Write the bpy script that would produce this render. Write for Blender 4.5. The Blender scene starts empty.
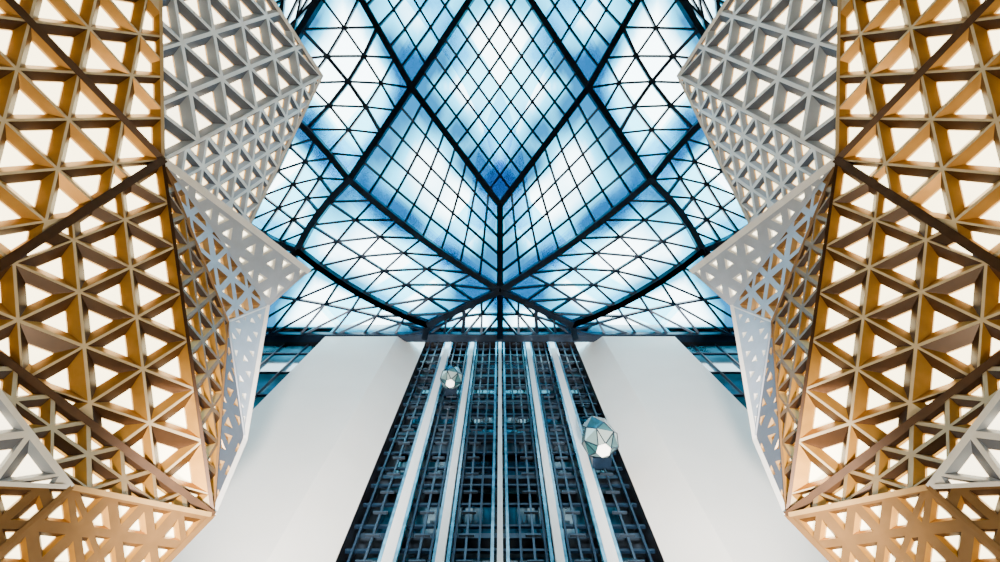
import bpy, math, random
from mathutils import Vector, noise
random.seed(4)
F=555.0; T=math.radians(12.3); CT,ST=math.cos(T),math.sin(T); CZ=1.5
def P(u,v,d):
    x=(u-500)/F*d; w=(v-281)/F*d
    return Vector((x, w*CT+d*ST, d*CT-w*ST+CZ))
def PZ(u,v,z):
    return P(u,v,z/(CT-(v-281)/F*ST))
# ---------- materials
def mat(name,col,rough=.5,metal=0.,em=None,es=0.,var=.0,scale=3.,bump=0.):
    m=bpy.data.materials.new(name); m.use_nodes=True; nt=m.node_tree; b=nt.nodes['Principled BSDF']
    b.inputs['Roughness'].default_value=rough; b.inputs['Metallic'].default_value=metal
    b.inputs['Base Color'].default_value=(*col,1)
    if em: b.inputs['Emission Color'].default_value=(*em,1); b.inputs['Emission Strength'].default_value=es
    if var>0:
        tc=nt.nodes.new('ShaderNodeTexCoord'); n=nt.nodes.new('ShaderNodeTexNoise'); n.inputs['Scale'].default_value=scale
        r=nt.nodes.new('ShaderNodeValToRGB')
        r.color_ramp.elements[0].color=(*[c*(1-var) for c in col],1); r.color_ramp.elements[1].color=(*[min(1,c*(1+var)) for c in col],1)
        r.color_ramp.elements[0].position=.3; r.color_ramp.elements[1].position=.7
        nt.links.new(tc.outputs['Object'],n.inputs['Vector']); nt.links.new(n.outputs['Fac'],r.inputs['Fac']); nt.links.new(r.outputs['Color'],b.inputs['Base Color'])
    return m
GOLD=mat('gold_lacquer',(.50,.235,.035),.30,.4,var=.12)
GOLD_SHADE=mat('gold_shade_slope',(.055,.022,.005),.35,.3,var=.15)  # dark copy of the gold: shade painted on the slopes' shadow side
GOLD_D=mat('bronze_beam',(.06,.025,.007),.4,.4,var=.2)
CHAMP=mat('champagne_face',(.48,.29,.11),.42,.15,var=.08)
IVORY=mat('ivory_ridge',(.70,.52,.29),.4,.1,var=.05)
RIM=mat('gold_leaf_reveal',(.40,.21,.035),.35,.4)
WHITE=mat('white_lacquer',(.80,.79,.78),.4,0,var=.05)
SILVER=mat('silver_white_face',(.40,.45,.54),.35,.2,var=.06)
GREY=mat('grey_shade_face',(.08,.09,.12),.4,.1,var=.06)  # grey face; on the silver slopes, shade painted as colour
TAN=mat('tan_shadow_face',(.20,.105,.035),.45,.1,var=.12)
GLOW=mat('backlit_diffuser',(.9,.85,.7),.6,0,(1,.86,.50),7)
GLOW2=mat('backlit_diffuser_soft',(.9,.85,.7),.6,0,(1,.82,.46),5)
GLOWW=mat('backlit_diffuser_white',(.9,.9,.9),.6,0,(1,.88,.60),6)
BACK=mat('column_backing',(.45,.42,.4),.6)
STEEL=mat('dark_blue_steel',(.005,.018,.042),.35,.5,var=.2)
PLASTER=mat('white_plaster',(.93,.92,.90),.55,0,var=.02,scale=.6)
DARK=mat('shaft_dark',(.006,.006,.009),.35,.3,var=.4,scale=2)
SGLASS=mat('shaft_glass',(.008,.045,.08),.1,.1,var=.7,scale=.7)
TEAL=mat('teal_curtain_glass',(.03,.18,.27),.08,.2,var=.5,scale=.5)
RAILW=mat('white_guide_column',(.9,.92,.95),.4)
RAILG=mat('steel_guide_rail',(.035,.055,.085),.35,.6)
STONE=mat('floor_stone',(.36,.27,.18),.35,0,var=.2,scale=1)
WALLM=mat('warm_wall_plaster',(.20,.14,.09),.7,0,var=.1)
def glassmat(name,col,attr=None,gloss=.05):
    gl=bpy.data.materials.new(name); gl.use_nodes=True; nt=gl.node_tree; nt.nodes.clear()
    out=nt.nodes.new('ShaderNodeOutputMaterial'); tr=nt.nodes.new('ShaderNodeBsdfTransparent'); gs=nt.nodes.new('ShaderNodeBsdfGlossy'); mx=nt.nodes.new('ShaderNodeMixShader')
    gs.inputs['Roughness'].default_value=.1; gs.inputs['Color'].default_value=(.6,.8,1,1); mx.inputs[0].default_value=gloss
    tr.inputs['Color'].default_value=(*col,1)
    if attr:
        at=nt.nodes.new('ShaderNodeAttribute'); at.attribute_name=attr; nt.links.new(at.outputs['Color'],tr.inputs['Color'])
    nt.links.new(tr.outputs[0],mx.inputs[1]); nt.links.new(gs.outputs[0],mx.inputs[2]); nt.links.new(mx.outputs[0],out.inputs[0])
    return gl
BLUE=glassmat('blue_bridge_glazing',(.40,.80,.90))
# ---------- mesh builder
class MB:
    def __init__(s): s.v=[]; s.f=[]; s.m=[]; s.mats=[]
    def mi(s,m):
        if m not in s.mats: s.mats.append(m)
        return s.mats.index(m)
    def poly(s,pts,m):
        i=len(s.v); s.v+= [tuple(p) for p in pts]; s.f.append(tuple(range(i,i+len(pts)))); s.m.append(s.mi(m))
    def beam(s,a,b,w,h,m,n=None):
        a=Vector(a); b=Vector(b); d=(b-a)
        if d.length<1e-6: return
        d.normalize(); n=Vector(n) if n is not None else Vector((0,0,1))
        if abs(d.dot(n))>.98*n.length: n=Vector((0,1,0))
        sd=d.cross(n).normalized(); up=sd.cross(d).normalized()
        q=[(-1,-1),(1,-1),(1,1),(-1,1)]
        A=[a+sd*x*w/2+up*y*h/2 for x,y in q]; B=[b+sd*x*w/2+up*y*h/2 for x,y in q]
        for k in range(4): s.poly([A[k],A[(k+1)%4],B[(k+1)%4],B[k]],m)
        s.poly(A[::-1],m); s.poly(B,m)
    def box(s,x0,x1,y0,y1,z0,z1,m):
        c=[Vector((x,y,z)) for z in(z0,z1) for x,y in((x0,y0),(x1,y0),(x1,y1),(x0,y1))]
        for f in((3,2,1,0),(4,5,6,7),(0,1,5,4),(1,2,6,5),(2,3,7,6),(3,0,4,7)): s.poly([c[i] for i in f],m)
    def obj(s,name,parent=None,mirror=False):
        v=s.v; f=s.f
        if mirror: v=[(-x,y,z) for x,y,z in v]; f=[t[::-1] for t in f]
        me=bpy.data.meshes.new(name); me.from_pydata(v,[],f)
        for m in s.mats: me.materials.append(m)
        me.polygons.foreach_set('material_index',s.m); me.update()
        o=bpy.data.objects.new(name,me); bpy.context.collection.objects.link(o)
        if parent: o.parent=parent
        return o
def empty(name,loc=(0,0,0)):
    o=bpy.data.objects.new(name,None); o.empty_display_size=.3; bpy.context.collection.objects.link(o); return o
# ---------- pierced lattice facets
def clip(poly,cp):
    out=poly
    for i in range(len(cp)):
        a=cp[i]; b=cp[(i+1)%len(cp)]; inp=out; out=[]
        if not inp: return []
        def side(p): return (b[0]-a[0])*(p[1]-a[1])-(b[1]-a[1])*(p[0]-a[0])
        for k in range(len(inp)):
            p=inp[k]; q=inp[(k+1)%len(inp)]; sp=side(p); sq=side(q)
            if sp>=0: out.append(p)
            if sp*sq<0:
                t=sp/(sp-sq); out.append((p[0]+(q[0]-p[0])*t,p[1]+(q[1]-p[1])*t))
    return out
def area(p): return abs(sum(p[i][0]*p[(i+1)%len(p)][1]-p[(i+1)%len(p)][0]*p[i][1] for i in range(len(p))))/2
CAM=Vector((0,0,CZ))
def facet(mb,pts,size,dirv,band=.9,hole=(.6,.6),depth=.22,depth2=.1,mf=CHAMP,ms=GOLD,ms_shade=None,mg=GLOW,mr=None,stretch=1.0,off=(0,0),jit=0.):
    o=pts[0]; n=(pts[1]-o).cross(pts[2]-o).normalized()
    c=sum(pts,Vector())/len(pts)
    if n.dot(CAM-c)<0: n=-n
    ex=(dirv-n*dirv.dot(n)).normalized(); ey=n.cross(ex)
    to2=lambda p:((p-o).dot(ex),(p-o).dot(ey))
    to3=lambda q,h=0:o+ex*q[0]+ey*q[1]-n*h
    p2=[to2(p) for p in pts]
    sa=sum(p2[i][0]*p2[(i+1)%len(p2)][1]-p2[(i+1)%len(p2)][0]*p2[i][1] for i in range(len(p2)))
    if sa<0: p2=p2[::-1]
    xs=[p[0] for p in p2]; ys=[p[1] for p in p2]
    hgt=size*.866*stretch
    j0=int(min(ys)/hgt)-2; j1=int(max(ys)/hgt)+2; i0=int((min(xs))/size)-3; i1=int(max(xs)/size)+3
    zmin=min(p.z for p in pts); zmax=max(p.z for p in pts)
    for j in range(j0,j1):
        for i in range(i0,i1):
            sh=(j%2)*.5
            a=((i+sh)*size+off[0],j*hgt+off[1]); b=((i+1+sh)*size+off[0],j*hgt+off[1])
            if j%2==0:
                cc=((i+.5)*size+off[0],(j+1)*hgt+off[1]); d=((i+1.5)*size+off[0],(j+1)*hgt+off[1])
            else:
                cc=((i+1)*size+off[0],(j+1)*hgt+off[1]); d=((i+2)*size+off[0],(j+1)*hgt+off[1])
            for tri in ([a,b,cc],[b,d,cc]):
                q=clip(tri,p2)
                if len(q)<3: continue
                r=[q[0]]
                for p in q[1:]:
                    if math.dist(p,r[-1])>1e-4: r.append(p)
                if math.dist(r[0],r[-1])<1e-4: r.pop()
                q=r
                if len(q)<3: continue
                A=area(q); full=size*hgt/2
                if A<.12*full: mb.poly([to3(p) for p in q],mf); continue
                cx=sum(p[0] for p in q)/len(q); cy=sum(p[1] for p in q)/len(q)
                t=(to3((cx,cy)).z-zmin)/(zmax-zmin+1e-6)
                h=hole[0]+(hole[1]-hole[0])*t+random.uniform(-jit,jit)
                k1=[(cx+(p[0]-cx)*band,cy+(p[1]-cy)*band) for p in q]
                k2=[(cx+(p[0]-cx)*h,cy+(p[1]-cy)*h) for p in q]
                N=len(q)
                dd=depth*math.sqrt(A/full)
                for k in range(N):
                    l=(k+1)%N
                    e=(q[l][0]-q[k][0],q[l][1]-q[k][1]); wn=ex*e[1]-ey*e[0]
                    mm=ms_shade if (ms_shade and wn.normalized().dot(Vector((-.8,-.6,.1)))>.25) else ms  # slopes facing one way get a darker material: painted shading
                    mb.poly([to3(q[k]),to3(q[l]),to3(k1[l]),to3(k1[k])],mf)
                    mb.poly([to3(k1[k]),to3(k1[l]),to3(k2[l],dd),to3(k2[k],dd)],mm)
                    mb.poly([to3(k2[k],dd),to3(k2[l],dd),to3(k2[l],dd+depth2),to3(k2[k],dd+depth2)],mr or mm)
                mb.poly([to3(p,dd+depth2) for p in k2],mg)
    cb=c-n*(depth+depth2+.06)
    mb.poly([cb+(p-c)*.97 for p in pts],BACK)
    return n
def onplane(u,v,a,b,c):
    n=(b-a).cross(c-a); r=P(u,v,1)-CAM; t=(a-CAM).dot(n)/r.dot(n); return CAM+r*t
A=P(163,160,15); B=P(322,76,22); E=P(250,224,19.5); C=P(308,271,20); G=P(268,306,19); J=P(228,322,16.6)
H=P(245,440,15.2); D=P(213,515,13); T1=P(160,-70,16); L1=P(-60,-73,11.5); M=P(-65,308,10.5)
R=P(72,487,10.4); S=P(120,610,10.8); U=P(-70,610,8.5); W=P(-80,480,9.4)
T2=onplane(232,-62,A,T1,B)
def column(mirror):
    root=empty('pierced_lattice_column')
    mb=MB()
    vert=D-A; G1=dict(mf=IVORY,ms=GOLD,ms_shade=GOLD_SHADE,mr=RIM,depth=.19,depth2=.07,band=.92)
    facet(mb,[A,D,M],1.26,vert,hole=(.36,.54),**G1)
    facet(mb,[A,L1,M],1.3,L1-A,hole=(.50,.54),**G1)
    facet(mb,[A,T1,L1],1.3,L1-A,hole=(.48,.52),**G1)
    facet(mb,[A,T1,T2,B],1.45,B-A,band=.86,hole=(.44,.48),mf=WHITE,ms=SILVER,ms_shade=GREY,mr=CHAMP,mg=GLOWW,depth=.2,depth2=.06)
    facet(mb,[A,B,E],.92,B-A,band=.80,hole=(.40,.40),mf=WHITE,ms=SILVER,ms_shade=GREY,mr=CHAMP,mg=GLOW2,depth=.1,depth2=.05)
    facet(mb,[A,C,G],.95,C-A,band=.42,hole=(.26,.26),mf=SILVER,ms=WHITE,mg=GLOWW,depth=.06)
    facet(mb,[A,G,J],.9,C-A,band=.62,hole=(.36,.36),mf=SILVER,ms=CHAMP,ms_shade=TAN,mg=GLOW2,depth=.12)
    facet(mb,[A,J,D],.9,vert,band=.80,hole=(.36,.40),mf=TAN,ms=GOLD,ms_shade=GOLD_SHADE,mr=RIM,mg=GLOW2,depth=.1,depth2=.06)
    facet(mb,[J,G,H],.8,H-G,band=.3,hole=(.2,.2),mf=SILVER,ms=WHITE,mg=GLOWW,depth=.04)
    facet(mb,[J,H,D],.8,H-D,band=.4,hole=(.24,.24),mf=GREY,ms=CHAMP,mg=GLOW2,depth=.05)
    facet(mb,[M,D,R],.85,D-M,band=.82,hole=(.38,.38),mf=CHAMP,ms=GOLD,ms_shade=GOLD_SHADE,mr=RIM,depth=.11,depth2=.06)
    facet(mb,[M,R,W],1.0,R-M,band=.82,hole=(.46,.46),mf=WHITE,ms=SILVER,ms_shade=GREY,mr=CHAMP,mg=GLOWW,depth=.14,depth2=.04)
    facet(mb,[W,R,U],.85,R-W,band=.62,hole=(.36,.36),mf=TAN,ms=GOLD,ms_shade=GOLD_SHADE,mr=RIM,mg=GLOW,depth=.1,depth2=.05)
    facet(mb,[R,D,S],.8,D-R,band=.58,hole=(.34,.34),mf=TAN,ms=GOLD,ms_shade=GOLD_SHADE,mr=RIM,mg=GLOW,depth=.08,depth2=.05)
    facet(mb,[R,S,U],.8,S-U,band=.58,hole=(.34,.34),mf=TAN,ms=GOLD,ms_shade=GOLD_SHADE,mr=RIM,mg=GLOW,depth=.08,depth2=.05)
    mb.obj('pierced_panels',root,mirror)
    bb=MB()
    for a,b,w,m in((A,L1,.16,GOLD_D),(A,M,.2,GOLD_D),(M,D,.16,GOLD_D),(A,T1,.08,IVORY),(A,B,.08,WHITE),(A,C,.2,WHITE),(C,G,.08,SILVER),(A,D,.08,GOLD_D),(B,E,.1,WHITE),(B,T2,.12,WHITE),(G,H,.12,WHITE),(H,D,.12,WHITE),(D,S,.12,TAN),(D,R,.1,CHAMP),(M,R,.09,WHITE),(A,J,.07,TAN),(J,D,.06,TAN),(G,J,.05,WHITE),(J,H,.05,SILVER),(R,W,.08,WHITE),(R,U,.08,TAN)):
        bb.beam(a,b,w,w,m,(CAM-a))
    bb.obj('edge_beams',root,mirror)
column(False); column(True)
# ---------- roof
gl=glassmat('glow_tinted_glass',(1,1,1),'tint')  # sky glow and dark bands are painted into the pane tint
P0=PZ(500,205,33.5);P1=PZ(412,88,35.5);PT=PZ(500,-45,36.5);P3=PZ(350,180,33.5);P4=PZ(500,290,31.5);P12=PZ(262,92,35.5)
PT2=PZ(342,-35,36);P11=PZ(298,250,32.5);P5=PZ(215,195,34);P7=PZ(428,324,32.5)
R1=PZ(425,337,33.3);R0=PZ(500,337,33.3);R2=PZ(235,337,33.3);R3=PZ(140,337,33.3)
PX=PZ(425,-165,36);PY=PZ(180,-40,36);PW=PZ(262,-165,36)
mx_=lambda p:Vector((-p.x,p.y,p.z))
quads=[([PT,P1,P0,mx_(P1)],8,8,0,.92),]
half=[([P1,P0,P4,P3],8,5,0,.75),([PT2,P1,P3,P12],4,4,1,1.25),([PX,PT,P1,PT2],6,6,0,.55),
 ([P3,P4,P7,P11],6,3,1,.92),([P12,P3,P11,P5],5,4,1,1.0),([P11,P7,R1,R2],6,2,1,1.0),([P7,P4,R0,R1],4,2,1,.8),
 ([P5,P11,R2,R3],4,4,1,.9),([PW,PX,PT2,P12],6,6,1,.8),([PW,P12,P5,PY],5,5,1,.8)]
for q in half:
    quads.append(q); quads.append(([mx_(p) for p in q[0]],)+q[1:])
roof=empty('skylight_roof')
gv=[];gf=[];gc=[]; mul=MB(); rib=MB()
def lerp(a,b,t): return a+(b-a)*t
key=lambda p:(round(p.x,2),round(p.y,2))
bow={}
def setbow(a,b,v):
    bow[(key(a),key(b))]=v; bow[(key(b),key(a))]=v
    am,bm=mx_(a),mx_(b); vm=Vector((-v.x,v.y,v.z)); bow[(key(am),key(bm))]=vm; bow[(key(bm),key(am))]=vm
setbow(P11,P7,Vector((-.15,.4,0))); setbow(P3,P4,Vector((-.2,.3,.5))); setbow(P5,P11,Vector((-.3,.4,0))); setbow(P12,P3,Vector((.1,-.35,0)))
setbow(P3,P11,Vector((-.25,-.1,0)))
def curve(a,b,t):
    return lerp(a,b,t)+bow.get((key(a),key(b)),Vector())*(4*t*(1-t))
def coons(p,a,b):
    return (lerp(curve(p[0],p[1],a),curve(p[3],p[2],a),b)+lerp(curve(p[0],p[3],b),curve(p[1],p[2],b),a)
        -lerp(lerp(p[0],p[1],a),lerp(p[3],p[2],a),b)) + Vector((0,0,1.4*16*a*(1-a)*b*(1-b)))
for pts,nu,nv,diag,wh in quads:
    def g(i,j): return coons(pts,i/nu,j/nv)
    base=len(gv); S4=4
    NU,NV=nu*S4,nv*S4
    for j in range(NV+1):
        for i in range(NU+1):
            a=i/NU;b=j/NV; p=coons(pts,a,b)
            gv.append(tuple(p)); 
            e=min(a,1-a,b,1-b)*2
            s=min(1,e/.68); s=s*s*(3-2*s)
            m=Vector((abs(p.x),p.y,p.z))
            nz=noise.noise(m*.3+Vector((3,1,0)))*1.0+noise.noise(m*.8)*.3
            k=max(0,min(1,s*wh*1.15+nz*.8+.04))
            dk=Vector((.002,.05,.11)); lt=Vector((.95,1,1)); md=Vector((.03,.37,.54))
            c=lerp(dk,md,min(1,k*2)) if k<.5 else lerp(md,lt,min(1,(k-.5)*2))  # dark blue by the ribs, white mid-pane: soft glow put into colour
            gc.append((c.x,c.y,c.z,1))
    for j in range(NV):
        for i in range(NU):
            a=base+j*(NU+1)+i; gf.append((a,a+1,a+NU+2,a+NU+1))
    for j in range(nv+1):
        for i in range(nu+1):
            mw=.21 if diag and nu==4 and (j==2) else .135
            mw2=.21 if diag and nu==4 and (i==2) else .135
            if i<nu: 
                (rib if j in(0,nv) else mul).beam(g(i,j),g(i+1,j),*( (.36,.6) if j in(0,nv) else (mw,.24)),STEEL)
            if j<nv:
                (rib if i in(0,nu) else mul).beam(g(i,j),g(i,j+1),*( (.36,.6) if i in(0,nu) else (mw2,.24)),STEEL)
            if diag and i<nu and j<nv: mul.beam(g(i+1,j),g(i,j+1),.13,.22,STEEL)
me=bpy.data.meshes.new('glass_panes'); me.from_pydata(gv,[],gf); me.materials.append(gl)
ca=me.color_attributes.new('tint','FLOAT_COLOR','POINT')
for i,c in enumerate(gc): ca.data[i].color=c
me.polygons.foreach_set('use_smooth',[True]*len(gf))
o=bpy.data.objects.new('glass_panes',me); bpy.context.collection.objects.link(o); o.parent=roof
mul.obj('mullions',roof)
rib.beam(R3,mx_(R3),.5,.5,STEEL)
rib.obj('steel_ribs',roof)
ex=MB()
def arc(p,q,bulge,w):
    pr=None
    for k in range(17):
        t=k/16; c=lerp(p,q,t)+bulge*math.sin(math.pi*t); d=(q-p).normalized(); sd=d.cross(Vector((0,0,1))).normalized()*w*.5
        cur=(c-sd,c+sd)
        if pr is not None: ex.poly([pr[0],pr[1],cur[1],cur[0]],BLUE); ex.poly([pr[0]+Vector((0,0,1)),pr[1]+Vector((0,0,1)),cur[1]+Vector((0,0,1)),cur[0]+Vector((0,0,1))],BLUE)
        pr=cur
for sx in(-1,1):
    f=lambda p:Vector((sx*p.x,p.y,p.z))
    arc(f(PZ(290,100,40)),f(PZ(500,305,38)),Vector((0,1.5,0)),2.6)
    arc(f(PZ(395,-40,42)),f(PZ(520,230,40)),Vector((sx*2,0,0)),2.2)
    arc(f(PZ(255,225,40)),f(PZ(420,50,40)),Vector((sx*1.2,0,0)),2.2)
    arc(f(PZ(330,320,38)),f(PZ(510,170,41)),Vector((0,2,0)),2.0)
ex.obj('glazed_bridges',roof)
# ---------- walls / piers
def pier(mirror,name):
    mb=MB(); pr=[(4.95,13.4),(4.95,11.8),(6.37,10.72),(10.86,10.72),(10.86,13.4)]
    pr=[(-x,y) for x,y in pr]
    z0,z1=0,37
    for k in range(len(pr)):
        a=pr[k];b=pr[(k+1)%len(pr)]
        mb.poly([(a[0],a[1],z0),(b[0],b[1],z0),(b[0],b[1],z1),(a[0],a[1],z1)],DARK if k==0 else PLASTER)
    mb.poly([(x,y,z1) for x,y in pr],PLASTER)
    return mb.obj(name,None,mirror)
pier(False,'wall_back_left'); pier(True,'wall_back_right')
def win(mirror,name):
    mb=MB(); mb.box(-22,-10.9,12.2,12.3,0,37,TEAL)
    for k in range(7): mb.box(-11.3-k*1.6,-11.24-k*1.6,12.05,12.2,0,37,STEEL)
    for k in range(12): mb.box(-22,-10.9,12.08,12.2,k*3.2,k*3.2+.1,STEEL)
    return mb.obj(name,None,mirror)
win(False,'window_1'); win(True,'window_2')
def simple(name,*a):
    mb=MB(); mb.box(*a); return mb.obj(name)
simple('floor',-22,22,-20,14,-.3,0,STONE)
simple('wall_left',-22.3,-22,-20,14,0,37,WALLM); simple('wall_right',22,22.3,-20,14,0,37,WALLM)
simple('wall_front',-22.3,22.3,-20.3,-20,0,37,WALLM)
simple('ceiling',-22,22,10.95,14,37,37.3,DARK)
# ---------- elevator shaft
sh=empty('elevator_shaft'); mb=MB(); gm=MB(); rw=MB()
yb=13.2
mb.box(-4.95,4.95,yb,yb+.2,0,37,DARK)
fx=lambda s,y=11.7:s*y/CT
for s in(-.28,-.15,0,.15,.28):
    w=.13 if s else .09
    if abs(s)==.28: w=.17
    rw.box(fx(s)-w,fx(s)+w,11.6,11.85,0,37,RAILW)
for s in(-.385,-.345,-.31,-.245,-.21,-.18,-.12,-.09,-.055,.055,.09,.12,.18,.21,.245,.31,.345,.385):
    gm.box(fx(s)-.035,fx(s)+.035,11.9,12.0,0,37,RAILG if abs(s) in(.21,.09,.345) else STEEL)
for k in range(31):
    z=k*1.2
    gm.box(-4.9,4.9,12.05,12.15,z,z+.1,STEEL)
    if k%3==0:
        gm.box(-4.9,4.9,12.5,12.9,z,z+.25,RAILG)
    for s in(-.345,-.21,-.09,.09,.21,.345):
        gm.box(fx(s)-.25,fx(s)+.25,11.85,11.95,z+.5,z+.55,RAILG)
REFL=mat('blue_shaft_reflection',(.08,.34,.54),.15,.1,var=.4)  # reflections on the shaft glass, added as tall blue strips
for s in(-.165,.165,-.262,.262,-.02,.02,-.30,.30,-.13,.13): gm.box(fx(s)-.05,fx(s)+.05,11.65,11.8,0,37,REFL)
for i,(a,b) in enumerate(zip((-.40,-.28,-.15,0,.15,.28),(-.28,-.15,0,.15,.28,.40))):
    for k in range(12):
        gm.box(fx(a)+.25,fx(b)-.25,12.95,13.0,k*3+.3,k*3+2.6,SGLASS)
mb.obj('shaft_back',sh); gm.obj('shaft_framing',sh); rw.obj('guide_columns',sh)
# cabs
CABG=mat('cab_glass',(.05,.16,.18),.08,.3); CABL=mat('cab_light',(1,1,1),.5,0,(1,.93,.8),3)
CABW=mat('cab_panel',(.48,.62,.63),.2,.3); CABM=mat('cab_panel_mid',(.24,.40,.42),.12,.3)
def cab(x,y,z,r):
    root=empty('elevator_cab'); m=MB(); n=6
    prof=[(0,.0),(.40,.0),(.95,.7),(1.0,1.3),(.75,2.6),(.35,3.3),(0,3.5)]
    def pt(k,i):
        rr,h=prof[k]; a=math.tau*(i+(.5 if k%2 else 0)+.2)/n
        return Vector((x+math.cos(a)*rr*r,y+math.sin(a)*rr*r,z+h*r*1.0))
    cyc=[CABG,CABW,CABM]
    for k in range(len(prof)-1):
        for i in range(n):
            a,b,c,d=pt(k,i),pt(k,i+1),pt(k+1,i),pt(k+1,i+1)
            if k==0: m.poly([a,c,d],CABL); continue
            m1=cyc[(i+k)%3]; m2=cyc[(i*2+k+1)%3]
            if k%2==0: m.poly([a,b,c],m1); m.poly([b,d,c],m2)
            else: m.poly([a,b,d],m1); m.poly([a,d,c],m2)
    m.obj('faceted_cabin',root)
    q=MB(); q.box(x-.5*r,x+.5*r,y+.6*r,11.62,z+.2,z+2.2*r,STEEL)
    for k in range(6):
        a1=pt(2,k); 
        for b1 in (pt(3,k),pt(3,k-1)): q.beam(a1,b1,.035,.035,STEEL)
        for b1 in (pt(1,k),pt(1,k-1)): q.beam(a1,b1,.035,.035,STEEL)
    q.obj('carriage',root)
def cabpx(u,v,y,r):
    d=F*y/(CT*(v-160)); p=P(u,v,d); cab(p.x,y,p.z-.8*r,r)
cabpx(451,380,10.93,.58); cabpx(601,443,10.76,.72)
# ---------- lights
def alight(loc,size,e,col,rot=(math.pi,0,0),name='uplight'):
    l=bpy.data.lights.new(name,'AREA'); l.size=size; l.energy=e; l.color=col
    o=bpy.data.objects.new(name,l); o.location=loc; o.rotation_euler=rot; bpy.context.collection.objects.link(o)
def spot(loc,aim,e,col,ang,name='wall_washer_spot'):
    l=bpy.data.lights.new(name,'SPOT'); l.energy=e; l.color=col; l.spot_size=math.radians(ang); l.spot_blend=.8; l.shadow_soft_size=.6
    o=bpy.data.objects.new(name,l); o.location=loc; o.rotation_euler=(Vector(aim)-Vector(loc)).to_track_quat('-Z','Y').to_euler(); bpy.context.collection.objects.link(o)
for sx in(-1,1):
    alight((sx*4.5,6.5,.3),.8,1000,(1,.82,.58),(math.pi-.1,0,0))
    spot((sx*2.6,4.0,.4),(sx*7.0,10.7,23),75000,(1,.89,.78),34)
w=bpy.data.worlds.new('sky'); bpy.context.scene.world=w; w.use_nodes=True; nt=w.node_tree; bg=nt.nodes['Background']
bg.inputs['Color'].default_value=(.78,.95,1,1); bg.inputs['Strength'].default_value=11
cam=bpy.data.cameras.new('camera'); co=bpy.data.objects.new('camera',cam); bpy.context.collection.objects.link(co)
co.location=CAM; co.rotation_euler=(math.pi-T,0,0); cam.sensor_width=36; cam.lens=36*F/1000; cam.clip_end=500
bpy.context.scene.camera=co
